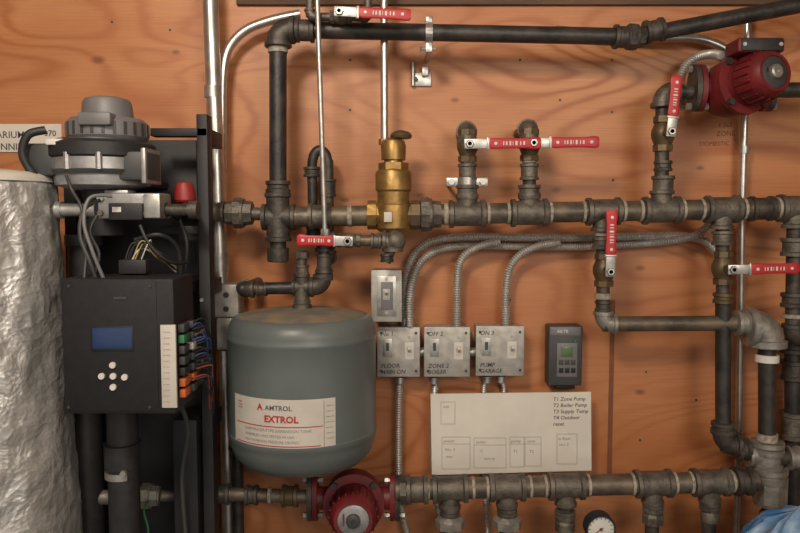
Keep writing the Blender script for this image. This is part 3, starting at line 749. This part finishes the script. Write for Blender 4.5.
o = O('boiler_rack')
def post(u0, u1, v0, df, depth):
    a = P(u0, v0, df); b = P(u1, v0, df); o.box(Vector(((a.x+b.x)/2, -df+depth/2, a.z/2+.0005)), (b.x-a.x, depth, a.z-.001), BLACK, .0015)
post(196, 207, 114, .24, .035)
post(62, 196, 140, .12, .012)
post(62, 74, 150, .165, .04)
o.pbox(150, 128, 207, 136, .24, .03, BLACK, .001)
for v in (135, 290, 430): o.box(Vector((P(201, v, .24).x, -.17, P(201, v, .24).z)), (.02, .10, .03), BLACK, .001)
o.pbox(160, 226, 206, 234, .23, .06, BLACK, .001)
o.pbox(172, 420, 200, 600, .25, .1, BLACK, .003)
for v in (300, 330, 360): o.disc_y(P(202, v, .24), R(2), .003, GALV, 8)
o.done()

BD = .30
o = O('combustion_blower'); c = P(103, 167, BD)
def bz(v): return P(103, v, BD).z-c.z
rb = R(49, BD)
o.lathe(c, Z, [(bz(190), rb*.6), (bz(186), rb*.9), (bz(172), rb*.93), (bz(171), rb*.98), (bz(160), rb*.98), (bz(159), rb*.93)], ALU, 48)
o.lathe(c, Z, [(bz(176), rb*.96), (bz(172), rb*1.0), (bz(170), rb*.96)], DGREY, 48)
o.lathe(c, Z, [(bz(160), rb*.95), (bz(158), rb*1.03), (bz(146), rb*1.03), (bz(143), rb*.95), (bz(142), rb*.6)], BLACKP, 48)
o.lathe(c, Z, [(bz(150), rb*.9), (bz(141), rb*.86), (bz(139), rb*.7), (bz(138), rb*.4)], DGREY, 48)
c3 = c+X*R(6, BD)
o.lathe(c3, Z, [(bz(142), rb*.72), (bz(138), rb*.78), (bz(124), rb*.78), (bz(120), rb*.70), (bz(119), rb*.50), (bz(117), rb*.50), (bz(104), rb*.47), (bz(100), rb*.43), (bz(98), rb*.30), (bz(97.5), rb*.1)], MGREY, 40)
for i in range(24):
    an = 2*math.pi*i/24; dr = Vector((math.cos(an), math.sin(an), 0)); q = c3+dr*rb*.78
    o.bar(q+Z*bz(137), q+Z*bz(125), .005, .003, DGREY, 0, nrm=dr)
for i in range(10):
    an = 2*math.pi*i/10; dr = Vector((math.cos(an), math.sin(an), 0)); o.lathe(c+dr*rb*.98+Z*bz(165), Z, [(bz(172)-bz(165), .006), (bz(156)-bz(165), .006)], ALU, 8)
o.box(c+Vector((rb*.2, -rb*.7, bz(124))), (.055, .03, .022), MGREY, .004)
o.box(c+Vector((-rb*.5, -rb*.82, bz(146))), (.04, .01, .010), WHITE, .001)
o.box(c+Vector((rb*.72, -rb*.3, bz(168))), (.075, .07, .05), DGREY, .006); o.box(c+Vector((rb*1.08, -rb*.3, bz(168))), (.008, .08, .06), ALU, .002)
o.box(c+Vector((-rb*.93, -rb*.5, bz(162))), (.05, .03, .055), DGREY, .006)
o.tube([c+Vector((-rb*.8, -rb*.7, bz(134))), c+Vector((-rb*1.1, -rb*.8, bz(140))), c+Vector((-rb*1.2, -rb*.8, bz(160))), c+Vector((-rb*.95, -rb*.7, bz(185)))], .007, BLACKP)
o.lathe(c+Z*bz(189), -Z, [(0, rb*.4), (bz(189)-bz(235), rb*.38)], BLACK, 24)
o.box(Vector((c.x, -.205, c.z+bz(182))), (.12, .16, .012), BLACK, .001)
o.done()

GD = .36
o = O('gas_valve')
o.pbox(97, 193, 161, 219, GD, .06, ALU, .004); o.pbox(108, 203, 142, 220, GD+.012, .02, BLACKP, .002); o.pbox(104, 190, 128, 196, GD-.01, .04, ALU, .002)
for u in (101, 146, 156):
    o.disc_y(P(u, 198, GD), R(3), .005, GALV, 10); o.disc_y(P(u, 213, GD), R(2.4), .005, CAST, 10)
o.pbox(143, 194, 160, 218, GD+.006, .02, GALV, .002); o.pbox(112, 207, 121, 212, GD+.013, .002, WHITE)
o.lathe(P(161, 210, GD-.03), X, [(0, R(8, GD)), (.01, R(8, GD)), (.01, R(6, GD)), (.05, R(6, GD)), (.05, R(8)), (.065, R(8))], CASTD, 16)
o.cyl(P(190, 210, GD-.03), P(190, 210, HD), R(5.5), CASTD)
o.lathe(P(97, 210, GD-.03), -X, [(0, R(8, GD)), (.012, R(8, GD)), (.012, R(5.5)), (.06, R(5.5)), (.06, R(7.5)), (.07, R(7.5))], GALV, 16)
o.done()
o = O('air_vent_cap'); p = P(185, 202, .2)
o.lathe(p, Z, [(-.02, R(5)), (0, R(5)), (0, R(9)), (.004, R(10.5)), (.022, R(10)), (.036, R(7.5)), (.038, R(4))], REDW, 12); o.box(p+Vector((0, .03, -.012)), (.02, .07, .012), CASTD); o.done()

CD = .45
o = O('boiler_control_panel')
o.pbox(60, 279, 176, 414, CD, .11, PANEL, .003)
o.pbox(62, 281, 159, 412, CD+.0015, .004, PANEL, .002)
for u in (69, 150):
    for v in (286, 407): o.disc_y(P(u, v, CD+.0015), R(1.6, CD), .002, DGREY, 8)
o.pbox(90, 326, 134, 351, CD+.003, .003, BLACK, .0006); o.pbox(92, 328, 132, 349, CD+.0036, .003, LCD, .0004)
for u, v in ((113, 365), (102, 376), (113.5, 376), (125, 377), (113.5, 387)): o.disc_y(P(u, v, CD+.0015), R(3.3, CD), .004, WHITE, 20)
o.pbox(160, 325, 177, 408, CD+.004, .006, LABEL, .0008)
for i in range(13): o.ptext('m mm', 163, 333+i*5.8, 2.0, CD+.0045, INKG)
p = P(120, 298, CD+.002); o.box(p, (.02, .002, .004), DGREY)
p0 = P(176, 345, CD)
for i in range(7):
    z = P(176, 330+i*11, CD).z
    o.box(Vector((p0.x+.004, -CD+.03, z)), (.010, .03, .013), (DGREY, GREEN, DGREY, DGREY, BLACKP, ORANGE, ORANGE)[i], .001)
    o.box(Vector((p0.x+.006, -CD+.065, z)), (.012, .02, .012), (DGREY, DGREY, LABEL, DGREY, DGREY, ORANGE, DGREY)[i], .001)
o.box(Vector((p0.x+.006, -CD+.09, P(176, 365, CD).z)), (.012, .02, .10), BLACKP, .001)
random.seed(3)
for i in range(20):
    z = P(176, 328+i*3.6, CD).z; m = random.choice([BLACKP, REDW, REDW, BLACKP, LABEL, DGREY, BLACKP, ORANGE, MGREY, BLUEW])
    y0 = -CD+.05+random.random()*.03; q = Vector((p0.x+.010, y0, z))
    o.tube([q, q+Vector((.010+random.random()*.010, .02, .002)), q+Vector((.014, .05, -.015-random.random()*.02)), q+Vector((.004, .09, -.04-random.random()*.05))], .0015, m, 6)
o.cyl(P(118, 350, CD-.1), P(118, 350, .12), .012, BLACK)
o.box(Vector((P(118, 300, CD).x, -.23, P(118, 300, CD).z)), (.12, .24, .02), BLACK)
o.done()

o = O('boiler_wiring_harness')
def wire(pts, r, m): o.tube(pts, r, m, 8)
wire([P(100, 200, .4), P(84, 210, .42), P(80, 235, .43), P(90, 262, .43), P(97, 282, .42)], .0032, DGREY)
wire([P(112, 196, .4), P(90, 198, .42), P(84, 222, .43), P(92, 250, .43), P(105, 282, .42)], .003, MGREY)
wire([P(97, 215, .4), P(90, 232, .41), P(99, 255, .42), P(92, 282, .42)], .003, BLACKP)
wire([P(66, 175, .38), P(72, 190, .38), P(82, 210, .39), P(86, 250, .40), P(84, 282, .42)], .003, BLACKP)
wire([P(140, 225, .36), P(150, 245, .36), P(170, 262, .34), P(188, 262, .28)], .003, BLACKP)
random.seed(5)
for i in range(9):
    wire([P(124+i*2, 262+random.random()*4, .36), P(134+i*2, 250-random.random()*10, .36), P(152+random.random()*10, 258-random.random()*6, .34), P(176, 264+i, .29)], .0012, random.choice([YELW, BLACKP, MGREY, LABEL, MGREY, DGREY, YELW]))
wire([P(135, 240, .33), P(160, 235, .33), P(178, 250, .3), P(182, 290, .28), P(190, 340, .26)], .004, BLACKP)
wire([P(178, 400, .34), P(188, 430, .30), P(182, 480, .28), P(188, 560, .27)], .004, DGREY)
wire([P(148, 500, .24), P(144, 512, .28), P(148, 530, .28), P(146, 560, .27)], .002, GREEN)
wire([P(180, 220, .28), P(187, 245, .28), P(184, 280, .27)], .003, BLACKP)
o.pbox(118, 260, 146, 274, .38, .03, BLACKP, .002)
o.done()

o = O('exhaust_pipe'); ED = .33
p = P(122, 420, ED)
o.cyl(P(122, 405, ED), Vector((p.x, p.y, 0.001)), R(15.5, ED), BLACKP, n=32)
for v, m in ((447, CASTD), (473, GALV)):
    o.lathe(P(122, v, ED), Z, [(-.006, R(16.6, ED)), (.006, R(16.6, ED))], m, 32)
o.lathe(P(122, 450, ED), Z, [(-.03, R(17.5, ED)), (.012, R(17.5, ED)), (.014, R(16))], BLACKP, 32)
o.disc_y(P(124, 473, ED+R(15.5)), R(3), .006, GALV, 6)
o.done()
o = O('exhaust_pipe'); o.cyl(P(84, 235, .21), P(84, 345, .21), R(15, .21), BLACKP, n=28); p = P(84, 345, .21); o.cyl(p, Vector((p.x, p.y, 0.001)), R(15, .21), BLACKP, n=28)
o.lathe(P(84, 240, .21), Z, [(-.01, R(17)), (.01, R(17))], DGREY, 28)
o.done()

# ================================================================ LIGHTS / CAMERA
def area(name, loc, target, size, e, col):
    l = bpy.data.lights.new(name, 'AREA'); l.energy = e; l.size = size; l.color = col; l.shape = 'DISK'
    ob = bpy.data.objects.new(name, l); ob.location = loc
    ob.rotation_euler = (Vector(target)-Vector(loc)).to_track_quat('-Z', 'Y').to_euler(); bpy.context.collection.objects.link(ob)
area('ceiling_lamp', (-.4, -1.5, 2.36), (-.05, 0, 1.35), .35, 25, (1.0, .86, .70))
area('fill_light', (.9, -2.8, 2.2), (.1, 0, 1.2), .9, 25, (1.0, .88, .74))  # added fill to soften and flatten the lighting, no fixture of the room
w = bpy.data.worlds.new('World'); bpy.context.scene.world = w; w.use_nodes = True
w.node_tree.nodes['Background'].inputs[0].default_value = (1, .92, .82, 1); w.node_tree.nodes['Background'].inputs[1].default_value = .6

cam = bpy.data.cameras.new('camera'); co = bpy.data.objects.new('camera', cam); bpy.context.collection.objects.link(co)
co.location = CAM; co.rotation_euler = (rad(90)-PITCH, 0, 0)
cam.sensor_width = 36; cam.lens = 36*F/800; cam.clip_start = .02
sc = bpy.context.scene; sc.camera = co
sc.view_settings.view_transform = 'Standard'
